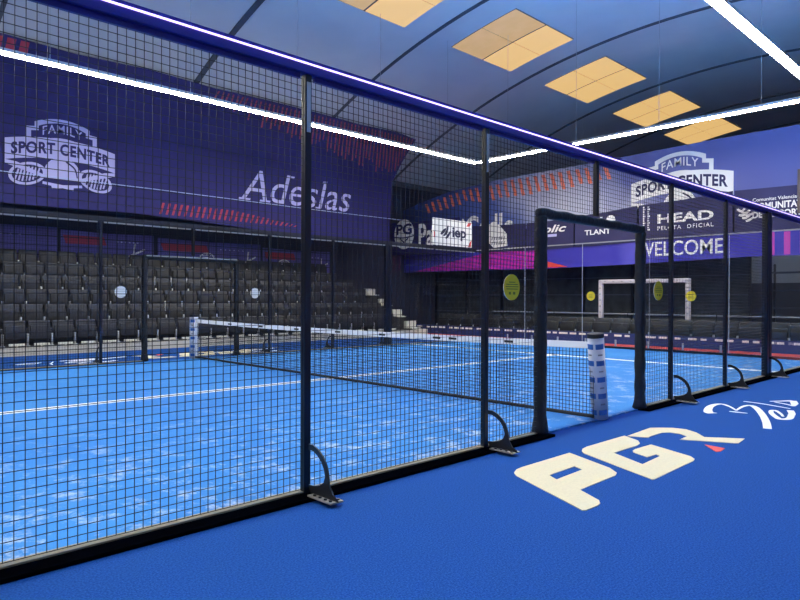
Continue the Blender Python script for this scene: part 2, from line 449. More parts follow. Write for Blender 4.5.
fence(0., -1, 'near black wire mesh court fence with padded door frame and violet lit top rail', 'rail', True)
fence(10., 1, 'far wire mesh court fence in front of the bleacher seats', 'post', False)

# end walls of glass
for sx, lab in ((1, 'far right glass end wall of the court with two yellow stickers'),):
    t = thing('glass_wall', lab, 'glass wall', (10*sx, 5, 0))
    for k in range(5):
        g = obj('glass_panel', bx(10.0, 10.012, 2*k+.006, 2*k+1.994, .07, 2.98), M['glass'], t)
    obj('base_shoe', bx(9.975, 10.06, 0.06, 9.94, 0, .07), M['post'], t)
    obj('top_rail', bx(9.98, 10.03, 0.06, 9.94, 2.98, 3.01), M['farrail'], t)
    for k in range(11):
        y = .35 + .93*k
        obj('glass_clamp', bx(10.06, 10.085, y-.025, y+.025, 0.01, .25, bev=.004), M['alu'], t)
    for k in range(1, 5):
        obj('glass_joint', bx(9.998, 10.014, 2*k-.006, 2*k+.006, .07, 2.98), M['palewall'], t)
    for y in (5.72, 2.91):
        bm = nb(); cyl(bm, (9.985, y, 1.47), (9.998, y, 1.47), .13, 28)
        st = obj('sticker', bm, M['yellow'], t); st['label'] = 'round yellow sticker'
        bm = nb()
        for k in range(3): box(bm, 9.982, 9.985, y-.06, y+.06, 1.50-k*.04, 1.512-k*.04)
        obj('sticker_print', bm, M['olive'], st)

# ------------------------------------------------------------------ net and its posts
t = thing('padel_net', 'black padel net with white top tape stretched across the blue court', 'net', (0, 5, 0))
def nz(y): return .90 - .035*(1 - ((y-5)/5)**2)
bm = nb(); ya, yb = .02, 9.86
n = 220
for i in range(n+1):
    y = ya + (yb-ya)*i/n; box(bm, -.0024, .0024, y-.0024, y+.0024, .05, nz(y)-.02)
for j in range(19):
    f = j/18
    for i in range(20):
        y0 = ya+(yb-ya)*i/20; y1 = ya+(yb-ya)*(i+1)/20
        z0 = .06+(nz(y0)-.09)*f; z1 = .06+(nz(y1)-.09)*f
        vs = [bm.verts.new(v) for v in ((-.0024,y0,z0-.0024),(.0024,y0,z0-.0024),(.0024,y1,z1-.0024),(-.0024,y1,z1-.0024),(-.0024,y0,z0+.0024),(.0024,y0,z0+.0024),(.0024,y1,z1+.0024),(-.0024,y1,z1+.0024))]
        for q in ((3,2,1,0),(4,5,6,7),(1,2,6,5),(3,0,4,7)): bm.faces.new([vs[k] for k in q])
obj('net_mesh', bm, M['net'], t)
bm = nb(); g = []
for i in range(31):
    y = ya+(yb-ya)*i/30; z = nz(y)
    g.append([bm.verts.new(v) for v in ((-.012, y, z-.075), (.012, y, z-.075), (.012, y, z), (-.012, y, z))])
for p, q in zip(g[:-1], g[1:]):
    for j in range(4): bm.faces.new((p[j], p[(j+1)%4], q[(j+1)%4], q[j]))
bm.faces.new(g[0]); bm.faces.new(g[-1]); bmesh.ops.recalc_face_normals(bm, faces=bm.faces)
tp = obj('top_tape', bm, M['tape'], t); tp['label'] = 'white top tape'
bm = nb()
for y in (1.2, 2.15, 2.45, 3.6, 4.7, 5.9, 7.1, 8.3): box(bm, -.015, -.012, y-.07, y+.07, nz(y)-.055, nz(y)-.025)
obj('tape_print', bm, M['black'], tp)
obj('bottom_cord', tube(nb(), [(0, ya+(yb-ya)*i/12, .052) for i in range(13)], .022, 8), M['net'], t)
obj('side_band', bx(-.012, .012, 9.80, 9.86, .05, .84), M['tape'], t)['label'] = 'white end strap'

def net_post(y, lean, label):
    t = thing('net_post', label, 'net post', (0, y, 0), 'wrapped net posts')
    r = .093; top = Vector((lean, y, .985)); bot = Vector((.15 if lean else 0, y, .014))
    d = (top-bot).normalized()
    w = obj('foam_wrap', cyl(nb(), bot, top, r, 40), M['padw'], t, smooth=False)
    for p in w.data.polygons: p.use_smooth = abs(p.normal.dot(d)) < .5
    obj('cap', cyl(nb(), top - d*.035, top + d*.012, r+.003, 40), M['black'], t)
    q = d.to_track_quat('Z', 'Y').to_matrix()
    def patch(ang, h, wd, ht, m, nm):
        bm = nb(); cols = []
        for i in range(7):
            a = ang + (i/6-.5)*wd/r; e = q @ Vector((math.cos(a), math.sin(a), 0))
            cols.append([bm.verts.new(bot + d*hh + e*rr) for hh, rr in ((h-ht/2, r+.0015), (h+ht/2, r+.0015), (h+ht/2, r-.002), (h-ht/2, r-.002))])
        for p_, c_ in zip(cols[:-1], cols[1:]):
            for j in range(4): bm.faces.new((p_[j], p_[(j+1)%4], c_[(j+1)%4], c_[j]))
        bmesh.ops.recalc_face_normals(bm, faces=bm.faces)
        return obj(nm, bm, M[m], w)
    base = math.atan2(-1, -.72)
    for c in range(4):
        for k in range(5):
            patch(base + .25 + c*1.35 - 1.35, .085+.19*k, .10, .060, 'logo', 'blue_label')
            if k < 4: patch(base + .25 + c*1.35 - 1.35, .18+.19*k, .055, .018, 'grey', 'grey_label')
    return t
net_post(.02, .035, 'leaning net post wrapped in white foam with blue labels, in the near doorway')
net_post(9.95, 0, 'upright white wrapped net post at the far end of the net')

# ------------------------------------------------------------------ floor markings
P = [(-1.548,-.613),(-1.762,-1.119),(-1.856,-1.227),(-1.938,-1.257),(-2.475,-1.263),(-2.596,-1.479),(-2.648,-1.518),(-2.702,-1.531),(-2.849,-1.527),(-2.867,-1.51),(-2.508,-.724),(-2.457,-.666),(-2.363,-.62),(-2.275,-.609)]
Ph = [(-2.312,-.895),(-1.927,-.889),(-1.97,-.987),(-2.372,-1.003)]
G = [(-1.409,-.655),(-1.326,-.614),(-1.215,-.596),(-.502,-.608),(-.618,-.807),(-.717,-.873),(-.82,-.896),(-1.259,-.887),(-1.45,-1.247),(-1.064,-1.225),(-1.032,-1.173),(-1.186,-1.162),(-1.106,-.999),(-1.051,-.965),(-.986,-.955),(-.707,-.968),(-.69,-.975),(-.877,-1.414),(-.943,-1.474),(-1.018,-1.495),(-1.812,-1.514),(-1.833,-1.506),(-1.47,-.713)]
Rr = [(-.491,-.635),(.073,-.608),(.152,-.671),(.252,-.774),(.279,-.906),(.19,-1.05),(.026,-1.19),(.251,-1.492),(-.007,-1.521),(-.039,-1.491),(-.258,-1.065),(-.067,-1.057),(.003,-.957),(-.003,-.851),(-.075,-.804),(-.343,-.8),(-.409,-.815)]
RED = [(-.313,-1.322),(-.333,-1.511),(-.487,-1.526),(-.529,-1.502)]
SCR = [([(1.498,-.731),(1.575,-.651),(1.919,-.538),(2.197,-.507),(2.302,-.563),(2.167,-.702),(1.929,-.857)], .20, .10, .03),
       ([(1.798,-.821),(1.805,-.898),(1.815,-1.023)], .03, .09, .02),
       ([(1.929,-.857),(2.287,-.813),(2.466,-.846),(2.316,-.967),(1.84,-1.181),(1.355,-1.364),(.979,-1.486)], .03, .12, .13),
       ([(2.769,-.673),(2.731,-.916),(2.585,-1.277)], .05, .06, .03),
       ([(3.037,-.918),(3.175,-1.016),(3.317,-1.118)], .03, .07, .14), ([(3.317,-1.118),(3.08,-1.20),(2.832,-1.248)], .14, .14, .06), ([(2.832,-1.248),(2.933,-1.142),(3.017,-.984)], .05, .05, .04),
       ([(2.432,-1.32),(2.2,-1.40),(2.051,-1.431),(1.85,-1.47),(1.736,-1.462),(1.70,-1.41),(1.748,-1.368),(2.017,-1.232),(2.225,-1.166),(2.29,-1.189),(2.2,-1.25),(2.055,-1.323),(1.90,-1.385)], .12, .10, .04)]
def floor_logo(tr, label, cat='floor marking'):
    c = tr @ Vector((-1.3, -1.05, 0))
    t = thing('floor_lettering', label, cat, (c.x, c.y, 0), 'printed floor logos')
    for loops in ([P, Ph], [G], [Rr]):
        decal('letter', curve_mesh(loops, .0025), FLOOR(.0027) @ tr, M['cream'], t)
    decal('accent', curve_mesh([RED], .0025), FLOOR(.0027) @ tr, M['redmark'], t, 'small red triangle')
def floor_script(tr, label):
    c = tr @ Vector((2.2, -1.0, 0))
    t = thing('floor_script', label, 'floor marking', (c.x, c.y, 0), 'printed floor scripts')
    decal('handwriting', stroke_mesh(SCR, k=.64), FLOOR(.0027) @ tr, M['snow'], t)
I4 = Matrix.Identity(4)
floor_logo(I4, 'cream block letter logo on the blue carpet beside the near door')
floor_script(I4, 'white handwritten script on the blue carpet at right')
TB = lambda dx: Matrix.Translation((dx, 10, 0)) @ Matrix.Rotation(PI, 4, 'Z')
floor_logo(TB(-.55), 'cream block letter logo on the carpet behind the far door')
floor_script(TB(.05), 'white script on the carpet behind the far fence, left of its door')
floor_script(TB(4.2), 'white script on the carpet just right of the far door')

# ------------------------------------------------------------------ bleacher and seats
t = thing('bleacher', 'black stepped bleacher along the far side of the court', 'bleacher', (3, 15.3, 0))
XB0, XB1 = -5.0, 10.5
DY, DZ = .72, .39
for k in range(6):
    obj('tier', bx(XB0, XB1, 13.32+DY*k, 13.32+DY*(k+1) if k < 5 else 17.66, 0, .20+DZ*k), M['tier'], t)
obj('kerb', bx(XB0, XB1, 13.22, 13.32, 0, .19), M['concrete'], t)['label'] = 'pale kerb along the front'
st = thing('bleacher_stair', 'stepped side stair with pale step ends at the right end of bleacher', 'stair', (10.78, 15, 0))
obj('stringer', bx(10.53, 10.56, 13.3, 17.4, 0, .2), M['tier'], st)
for k in range(4):
    y = 13.75 + .80*k; z = .25+.42*k
    obj('step', bx(10.53, 11.0, y+.02, y+.22, z+.02, z+.27, bev=.01), M['step'], st)
    obj('tread', bx(10.53, 11.0, y-.22, y+.22, z-.02, z+.02), M['step'], st)
    obj('stair_frame', bx(10.53, 11.0, y-.22, y+.50, 0, z-.02), M['tier'], st)
obj('step', bx(10.53, 11.0, 13.15, 13.5, 0, .22, bev=.01), M['step'], st)

def seat_parts():
    """folded stadium seat facing -y, origin at its foot"""
    bm = bx(-.248, .248, .0, .035, .17, .62, bev=.022)
    bmesh.ops.subdivide_edges(bm, edges=[e for e in bm.edges if e.calc_length() > .3], cuts=4)
    for v in bm.verts:
        v.co.y += .10*max(0, v.co.z-.2) - .35*(.0506 - v.co.x**2)*-.4
        if v.co.z > .4: v.co.x *= 1 - .22*(v.co.z-.4)**1.2
    back = bm
    bm = bx(-.225, .225, -.085, -.05, .17, .50, bev=.016)
    for v in bm.verts: v.co.y += .08*(v.co.z-.2)
    pan = bm
    bm = nb(); box(bm, -.285, -.245, -.05, .03, .0, .30, bev=.008); box(bm, -.305, -.225, -.07, .05, .0, .02)
    br = bm
    return back, pan, br
proto = bpy.data.meshes
seat_me = []
for nm, b, m in zip(('backrest', 'seat_pan', 'hinge_bracket'), seat_parts(), ('seat', 'seat2', 'alu')):
    me = bpy.data.meshes.new(nm); b.to_mesh(me); b.free(); me.materials.append(M[m])
    for p in me.polygons: p.use_smooth = True
    seat_me.append((nm, me))
foot_me = bpy.data.meshes.new('foot_plate'); bm = nb(); box(bm, -.17, .17, -.20, -.16, .02, .075, bev=.008); box(bm, -.02, .02, -.19, -.165, -.14, .03); box(bm, -.02, .02, -.17, .0, .03, .05); bm.to_mesh(foot_me); bm.free(); foot_me.materials.append(M['step'])
def seat(loc, rz, label, group, scale=1., parts=3, foot=False):
    t = thing('stadium_seat', label, 'seat', loc, group, rz); t.scale = (scale,)*3
    for nm, me in seat_me[:parts]:
        o = bpy.data.objects.new(nm, me); C.objects.link(o); o.parent = t
    if foot:
        o = bpy.data.objects.new('foot_plate', foot_me); C.objects.link(o); o.parent = t
    return t
ROWS = ['front', 'second', 'third', 'fourth', 'fifth', 'topmost']
for k in range(6):
    y = 13.70 + DY*k - .06
    xl = -6.63 + .207*(y+3.7)
    x = xl + .12 + (.07 if k % 2 else .2); n = 0
    while x < 9.5:
        n += 1
        seat((x, y, .20+DZ*k), 0, f'black folding bleacher seat, {ROWS[k]} row, {ordinal(n)} from the left frame edge', 'black bleacher seats', foot=(k == 0))
        x += .53
n = 0
for i in range(22):
    y = 13.6 - .63*i
    n += 1
    seat((12.42, y, .0), -PI/2, f'black seat in the row behind the end glass, {ordinal(n)} from the bleacher side', 'black seats behind the end glass', 1.26)

# ------------------------------------------------------------------ lights: a rectangle of tubes hung over the court
def light_run(axis, fixed, label):
    mid = (0, fixed, 6.0) if axis == 'x' else (fixed, 5.1, 6.0)
    t = thing('linear_light', label, 'ceiling light', mid, 'tubes of the light rectangle')
    a0, a1 = (-10.2, 10.2) if axis == 'x' else (.12, 10.08)
    n = 7 if axis == 'x' else 4
    for i in range(n):
        p = a0+(a1-a0)*i/n+.012; q = a0+(a1-a0)*(i+1)/n-.012
        def bb(w, z0, z1, e=0):
            return bx(p+e, q-e, fixed-w, fixed+w, z0, z1) if axis == 'x' else bx(fixed-w, fixed+w, p+e, q-e, z0, z1)
        h = obj('housing', bb(.09, 5.985, 6.05), M['alu'], t)
        obj('tube', bb(.08, 5.962, 5.984, .01), M['led'], h)['label'] = 'glowing warm white tube'
        bm = nb(); c = (p+q)/2
        xy = (c, fixed) if axis == 'x' else (fixed, c)
        cyl(bm, (*xy, 6.06), (*xy, vault(xy[1])), .006, 6)
        obj('suspension_wire', bm, M['alu'], h)
light_run('x', 10.15, 'long suspended light tube on the far side in front of the navy banner')
light_run('x', .05, 'long suspended light tube above the near fence, at the upper right corner')
light_run('y', 10.2, 'suspended light tube crossing in front of the end wall banners')
light_run('y', -10.2, 'suspended light tube over the left end of the court')

# ------------------------------------------------------------------ emblem printed on the banners
def emblem(frame0, s, rackets, parent, white, dark):
    """local frame centred on the ribbon; s = half the ribbon width"""
    def fr(c): return frame0 @ Matrix.Translation((0, 0, c)) @ Matrix.Scale(s, 4)
    bow = .13
    def arch(x): return bow*(1-x*x)
    rib = [(x/10, arch(x/10)+.20) for x in range(-10, 11)] + [(x/10, arch(x/10)-.20) for x in range(10, -11, -1)]
    # crest: outer outline minus inner window
    outer = [(-.64,.16),(-.64,.49),(-.50,.51),(-.50,.60)] + [(x/20, .60+.12*(1-(x/10)**2)) for x in range(-9, 10)] + [(.50,.60),(.50,.51),(.64,.49),(.64,.16)]
    inner = [(-.56,.20),(-.56,.42),(-.43,.44),(-.43,.53)] + [(x/20, .53+.11*(1-(x/8.6)**2)) for x in range(-8, 9)] + [(.43,.53),(.43,.44),(.56,.42),(.56,.20)] + [(x/20, .24+.11*(1-(x/9)**2)) for x in range(9, -10, -1)]
    decal('emblem_ribbon', curve_mesh([rib], .002), fr(.010), white, parent)
    decal('emblem_crest', curve_mesh([outer, inner], .002), fr(.006), white, parent)
    tail = []
    for q in (-1, 1):
        tail = [(q*1.0, -.19), (q*.42, -.40), (q*.30, -.34), (q*.62, -.21), (q*.3, -.12), (q*.9, -.05)]
        tl = [(q*1.0,-.20),(q*1.0,-.27),(q*.36,-.46),(q*.30,-.42),(q*.80,-.22)]
        decal('emblem_tail', curve_mesh([tl], .002), fr(.006), white, parent)
    ball = [(.34*math.cos(a*PI/16), -.06+ -.02 + .0 + -.42*0 + (.0)+ (-.30)*0 + (-.36)*abs(math.sin(a*PI/16))*(1 if True else 0)) for a in range(0, 17)]
    ball = [(.36*math.cos(a*PI/16), -.46 + .44*math.sin(a*PI/16)) for a in range(0, 17)]
    decal('emblem_ball', curve_mesh([ball], .002), fr(.005), white, parent)
    seam = [([(.06,-.10),(.22,-.22),(.27,-.40)], .03, .03, .02)]
    decal('emblem_seam', stroke_mesh(seam), fr(.009), dark, parent)
    if rackets:
        for q in (-1, 1):
            cx, cy = q*.62, -.42
            el = lambda a, b: [(cx + a*math.cos(i*PI/14)*.95 + q*-.0, cy + b*math.sin(i*PI/14) - q*a*math.cos(i*PI/14)*.18) for i in range(28)]
            decal('emblem_racket', curve_mesh([el(.34, .22), el(.28, .17)], .002), fr(.008), white, parent)
            bars = []
            for k in range(-3, 4):
                h = .15*math.sqrt(max(.05, 1-(k/4)**2))
                bars.append(([(cx+k*.06-.03, cy-h-q*k*.06*.18), (cx+k*.06+.0, cy-q*k*.06*.18), (cx+k*.06+.03, cy+h-q*k*.06*.18)], .03, .03, .03))
            decal('emblem_strings', stroke_mesh(bars), fr(.008), white, parent)
            hd = [([(q*.36,-.56),(0,-.60),(-q*.2,-.63)], .05, .06, .07)]
            decal('emblem_handle', stroke_mesh(hd), fr(.008 + .002*(q > 0)), white, parent)
    me = text_mesh('SPORT CENTER', .001, .035, 0, 1.1); fit(me, -.90, .90, -.115, .115)
    for v in me.vertices: v.co.y += arch(v.co.x)
    decal('emblem_lettering', me, fr(.016), dark, parent)
    me = text_mesh('FAMILY', .001, .006, 0, 1.1); fit(me, -.36, .36, .33, .50)
    for v in me.vertices: v.co.y += .11*(1-(v.co.x/.43)**2)
    decal('emblem_lettering', me, fr(.010), white, parent)

def slash_mesh(items):
    bm = nb()
    for (a0, b0, a1, b1, w) in items:
        vs = [(a0, b0), (a0+w, b0), (a1+w, b1), (a1, b1)]
        top = [bm.verts.new((x, y, .002)) for x, y in vs]; bot = [bm.verts.new((x, y, -.002)) for x, y in vs]
        bm.faces.new(top); bm.faces.new(bot[::-1])
        for i in range(4): bm.faces.new((top[i], bot[i], bot[(i+1)%4], top[(i+1)%4]))
    bmesh.ops.recalc_face_normals(bm, faces=bm.faces)
    me = bpy.data.meshes.new('s'); bm.to_mesh(me); bm.free(); return me

# ------------------------------------------------------------------ large navy banner along the far side
YB = 14.9
out = [(-11.5, 3.72), (-2.8, 3.76), (.5, 3.82), (5.1, 3.64), (10.60, 3.56), (10.64, 4.7), (10.74, 6.02), (11.3, 6.9), (12.09, 7.95)]
out += [(x, 8.02 + .10*math.sin(x*1.3)*.4) for x in (11, 9, 7, 5, 3, 1, -1, -3, -6, -9, -11.5)]
nb_ = link('wall_banner', ngon_thick(out, LEFT(YB), .012), M['navy'])
tag(nb_, 'huge navy banner hanging above the bleacher with emblem and white lettering', 'banner')
rebase(nb_, (0, YB, 3.6))
F = YB - .010
emblem(LEFT(F) @ Matrix.Translation((-1.33, 5.15, 0)), 1.35, True, nb_, M['lilac'], M['navy'])
me = text_mesh('Adeslas', .002, 0., .27); fit(me, 4.0, 8.62, 4.60, 5.62)
decal('lettering', me, LEFT(F-.004), M['lilac'], nb_, 'white slanted lettering')
# serifs of the lettering
decal('lettering_serifs', slash_mesh([(3.92,4.60,3.94,4.66,.42),(4.70,4.60,4.72,4.66,.40),(5.88,5.52,5.92,5.60,.18),(7.30,5.52,7.33,5.60,.18),(6.95,4.60,6.97,4.65,.28)]), LEFT(F-.004), M['lilac'], nb_)
rs = random.Random(3); it = []
x = 3.2
while x < 11.9:
    ln = .35 + 1.35*((x-3.2)/8.7) + rs.uniform(-.2, .25); top = 7.93
    lim = 6.05 + max(0, (x-10.74))*1.35
    it.append((x - .16, max(lim+.05, top-ln), x, top, .055)); x += .17
decal('printed_strokes', slash_mesh(it), LEFT(F-.003), M['darkred'], nb_, 'dark red slanted strokes')
it = []; x = 1.3
while x < 6.2:
    h = .34*min(1, (6.6-x)/3); it.append((x, 3.86, x+.10, 3.86+h, .07)); x += .19
decal('printed_strokes', slash_mesh(it), LEFT(F-.003), M['redprint'], nb_, 'red slanted strokes')
decal('printed_block', slash_mesh([(x, 7.40+.1*(x+4), x+.08, 7.97, .2) for x in (-3.9, -3.6, -3.3, -3.0, -2.7, -2.4)]), LEFT(F-.003), M['redprint'], nb_, 'red block of strokes')
tag(obj('hanging_cable', tube(nb(), [(-11.5 + 2.5*i, 14.55, 4.50 - .02*math.sin(i)) for i in range(10)], .011, 6), M['cable']), 'thin pale cable stretched along the lower part of the navy banner', 'cable')

# banners on the wall behind the top seats
for i, (x0, x1, z0, z1) in enumerate(((-6.0, -.75, 2.35, 3.5), (-.65, 2.2, 2.35, 3.45), (2.35, 6.3, 2.3, 3.4), (6.4, 9.6, 2.2, 3.3))):
    o = link('wall_cloth', ngon_thick([(x0, z0+.05), ((x0+x1)/2, z0-.03), (x1, z0+.05), (x1, z1), ((x0+x1)/2, z1-.04), (x0, z1)], LEFT(17.45), .01), M['purple'])
    tag(o, ('purple cloth with red wedge behind the seats at the left frame edge', 'purple cloth behind the seats left of the far door frame',
        'purple cloth behind the seats over the far doorway', 'purple cloth behind the seats right of the near left post')[i], 'cloth', 'purple cloths behind the bleacher')
    rebase(o, ((x0+x1)/2, 17.45, z0))
    w = x1-x0
    decal('printed_wedge', slash_mesh([(x0+.05*w, z1-.42, x0+.02*w, z1-.16, .42*w)]), LEFT(17.443), M['redprint'], o, 'red wedge')
    decal('printed_dots', slash_mesh([(x0+w*(.58+.045*k), z1-.30, x0+w*(.58+.045*k), z1-.26, .05) for k in range(6)]), LEFT(17.443), M['lilac'], o)
    if i in (2, 3):
        emblem(LEFT(17.443) @ Matrix.Translation((x0+w*(.45 if i == 2 else .30), z0+.38, 0)), .42, False, o, M['white'], M['ink'])
    if i in (1, 2, 3):
        q = x0 + w*(.8 if i == 1 else .88)
        decal('printed_mark', stroke_mesh([([(q-.3, z0+.35), (q, z0+.48), (q+.28, z0+.62)], .05, .06, .05), ([(q-.08, z0+.4), (q-.06, z0+.62), (q-.04, z0+.8)], .05, .06, .05)]), LEFT(17.443), M['white'], o)

# ------------------------------------------------------------------ banners across the right end (a = -y)
XE = 14.0
def yz(pts): return [(-y, z) for y, z in pts]
top = [(17.6, 5.45), (16.2, 5.75), (14.6, 6.02), (12, 6.17), (8, 6.22), (4.2, 6.32), (0, 6.36), (-4, 6.38)]
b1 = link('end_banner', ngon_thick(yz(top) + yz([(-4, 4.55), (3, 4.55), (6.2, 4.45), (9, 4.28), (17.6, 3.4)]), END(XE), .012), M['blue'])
tag(b1, 'upper blue banner across the right end with large white emblem', 'banner'); rebase(b1, (XE, 7, 4.3))
FE = XE - .010
emblem(END(FE) @ Matrix.Translation((-4.87, 4.95, 0)), 1.62, False, b1, M['white'], M['slate'])
it = []; y = 16.2
rs = random.Random(5)
while y > 7.4:
    zt = 6.0 + .0*y if y < 14 else 6.0 - .17*(y-14)
    ln = .42 + .18*math.sin((16.2-y)/8.8*PI) + rs.uniform(-.05, .05)
    it.append((-y+.20, zt-ln, -y, zt-.02+.1*(y < 12), .15)); y -= .36
decal('printed_slashes', slash_mesh(it), END(FE-.004), M['coral'], b1, 'coral slanted slashes')
me = text_mesh('iCadlc', .002, .02); fit(me, -14.05, -11.40, 3.75, 4.84)
decal('lettering', me, END(FE-.004), M['white'], b1)
# second row: sponsor cloths side by side
X2 = 13.93
def cloth(y0, y1, z0a, z0b, z1a, z1b, label, m='slate', xx=X2):
    o = link('sponsor_cloth', ngon_thick(yz([(y0, z1a), ((y0+y1)/2, (z1a+z1b)/2-.03), (y1, z1b), (y1, z0b), ((y0+y1)/2, (z0a+z0b)/2-.02), (y0, z0a)]), END(xx), .012), M[m])
    tag(o, label, 'banner', 'dark sponsor cloths'); rebase(o, (xx, (y0+y1)/2, min(z0a, z0b))); return o
F2 = X2 - .010
XP = 13.2; FP = XP - .010
c0 = cloth(17.6, 13.45, 3.33, 3.28, 4.80, 4.72, 'navy cloth with round ball logo at the corner beside the white sign', 'navy', XP)
bc, bz, br_ = -16.72, 4.24, .66
decal('ball_logo', curve_mesh([[(bc + br_*.95*math.cos(a*PI/20), bz + br_*math.sin(a*PI/20)) for a in range(40)]], .002), END(FP-.002), M['white'], c0, 'round white ball logo')
me = text_mesh('PG', .001, .035); fit(me, bc-.5, bc+.5, bz-.02, bz+.46); decal('ball_logo_letters', me, END(FP-.007), M['navy'], c0)
for sm in (([(bc-.62, bz-.10), (bc, bz-.16), (bc+.62, bz-.10)], .05, .06, .05), ([(bc-.28, bz-.18), (bc, bz-.36), (bc+.26, bz-.60)], .05, .06, .05), ([(bc+.28, bz-.18), (bc+.05, bz-.32)], .05, .06, .05)):
    decal('ball_logo_seam', stroke_mesh([sm]), END(FP-.007), M['navy'], c0)
me = text_mesh('Pa', .002, .02); fit(me, -15.80, -14.95, 3.60, 4.62); decal('lettering', me, END(FP-.004), M['white'], c0)
c1 = cloth(14.15, 10.75, 3.36, 3.24, 4.45, 4.30, 'dark cloth with white six sided badge right of the white sign')
decal('badge', curve_mesh([yz([(12.75, 4.42), (12.02, 4.36), (11.63, 3.96), (11.58, 3.48), (12.27, 3.43), (12.75, 3.85)])], .002), END(F2-.004), M['white'], c1, 'white six sided badge')
decal('badge_print', slash_mesh([(-12.4+.12*k, 3.55+.19*j, -12.37+.12*k, 3.68+.19*j, .07) for k in range(6) for j in range(2)]), END(F2-.010), M['grey'], c1)
c2 = cloth(10.7, 8.65, 3.24, 3.26, 4.30, 4.36, 'dark cloth with white lettering behind the left part of the doorway')
me = text_mesh('olic', .002, .02, .3); fit(me, -9.95, -8.95, 3.86, 4.14); decal('lettering', me, END(F2-.004), M['white'], c2)
decal('lettering_bar', slash_mesh([(-9.9, 3.70, -9.9, 3.80, .55)]), END(F2-.004), M['lilac'], c2)
c3 = cloth(8.6, 6.25, 3.26, 3.31, 4.36, 4.52, 'dark cloth with white disc behind the right part of the doorway')
me = text_mesh('TLANT', .002, .02); fit(me, -8.2, -7.2, 3.66, 3.84); decal('lettering', me, END(F2-.004), M['white'], c3)
decal('disc', curve_mesh([[(-7.2+.17*math.cos(a*PI/12), 4.12+.17*math.sin(a*PI/12)) for a in range(24)]], .002), END(F2-.004), M['white'], c3)
decal('disc_mark', slash_mesh([(-7.62, 3.98, -7.60, 4.26, .09)]), END(F2-.004), M['white'], c3)
c4 = cloth(6.2, 3.25, 3.31, 3.38, 4.52, 4.66, 'dark cloth with wide white four letter lettering above the violet welcome strip')
me = text_mesh('HEAD', .002, .03); fit(me, -5.55, -3.80, 3.86, 4.16); decal('lettering', me, END(F2-.004), M['white'], c4)
me = text_mesh('PELOTA  OFICIAL', .002, .01, 0, 1.3); fit(me, -5.55, -3.80, 3.64, 3.77); decal('lettering', me, END(F2-.004), M['white'], c4)
for j in (0, 1): decal('side_print', slash_mesh([(-6.05+.16*j, 3.66+.075*k, -6.05+.16*j, 3.66+.075*k+.05, .05+.03*((k*7+j*3) % 3 == 0)) for k in range(11)]), END(F2-.004), M['white'], c4)
c5 = cloth(3.2, -2.5, 3.38, 3.36, 4.66, 4.62, 'dark cloth with zigzag mark and white lettering at the right frame edge')
decal('zigzag_mark', stroke_mesh([([(-3.12+.11*k, 4.10-.10*k), (-3.0+.11*k, 4.02-.06*k), (-2.88+.11*k, 4.14-.10*k)], .06, .07, .05) for k in range(3)] + [([(-3.08+.10*k, 3.92-.1*k), (-2.96+.08*k, 3.9-.08*k), (-2.80+.05*k, 4.0-.1*k)], .06, .07, .05) for k in range(3)]), END(F2-.004), M['white'], c5)
me = text_mesh('COMUNITAT', .002, .03); fit(me, -2.70, -1.42, 4.02, 4.22); decal('lettering', me, END(F2-.004), M['white'], c5)
me = text_mesh("DE L'ESPORT", .002, .03); fit(me, -2.70, -1.42, 3.78, 3.98); decal('lettering', me, END(F2-.004), M['white'], c5)
me = text_mesh('Comunitat Valenciana', .002, .01); fit(me, -2.70, -1.42, 4.27, 4.37); decal('lettering', me, END(F2-.004), M['white'], c5)
# third row: violet strip
X3 = 13.96
b3 = link('welcome_strip', ngon_thick(yz([(17.5, 3.42), (15, 3.40), (10, 3.27), (6.2, 3.33), (3, 3.41), (-4, 3.4), (-4, 2.63), (3, 2.66), (6.2, 2.57), (10, 2.52), (13, 2.55), (17.5, 2.58)]), END(X3), .012), M['band'])
tag(b3, 'long violet strip with white welcome lettering under the dark sponsor cloths', 'banner'); rebase(b3, (X3, 7, 2.5))
F3 = X3 - .010
me = text_mesh('WELCOME', .002, .006); fit(me, -6.27, -3.53, 2.80, 3.27); decal('lettering', me, END(F3-.004), M['white'], b3)
decal('printed_halftone', curve_mesh([yz([(16.8, 2.60), (14, 3.05), (12.5, 3.28), (10.2, 3.22), (9.7, 2.75), (9.3, 2.54), (13, 2.57)])], .002), END(F3-.003), M['pink'], b3, 'magenta halftone area')
decal('printed_accent', curve_mesh([yz([(10.2, 2.85), (9.6, 2.75), (8.9, 2.56), (10.2, 2.56)])], .002), END(F3-.006), M['redmark'], b3)
decal('printed_bars', slash_mesh([(-2.28+.40*k, 2.68, -2.28+.40*k, 3.34, .16) for k in range(6)]), END(F3-.003), M['magenta'], b3, 'magenta upright bars')
# hanging box at the right edge
tag(obj('hanging_box', bx(13.60, 13.88, 1.0, 1.47, 3.80, 5.02, bev=.02), M['brown']), 'dark brown box hung in front of the end banners at right frame edge', 'box')
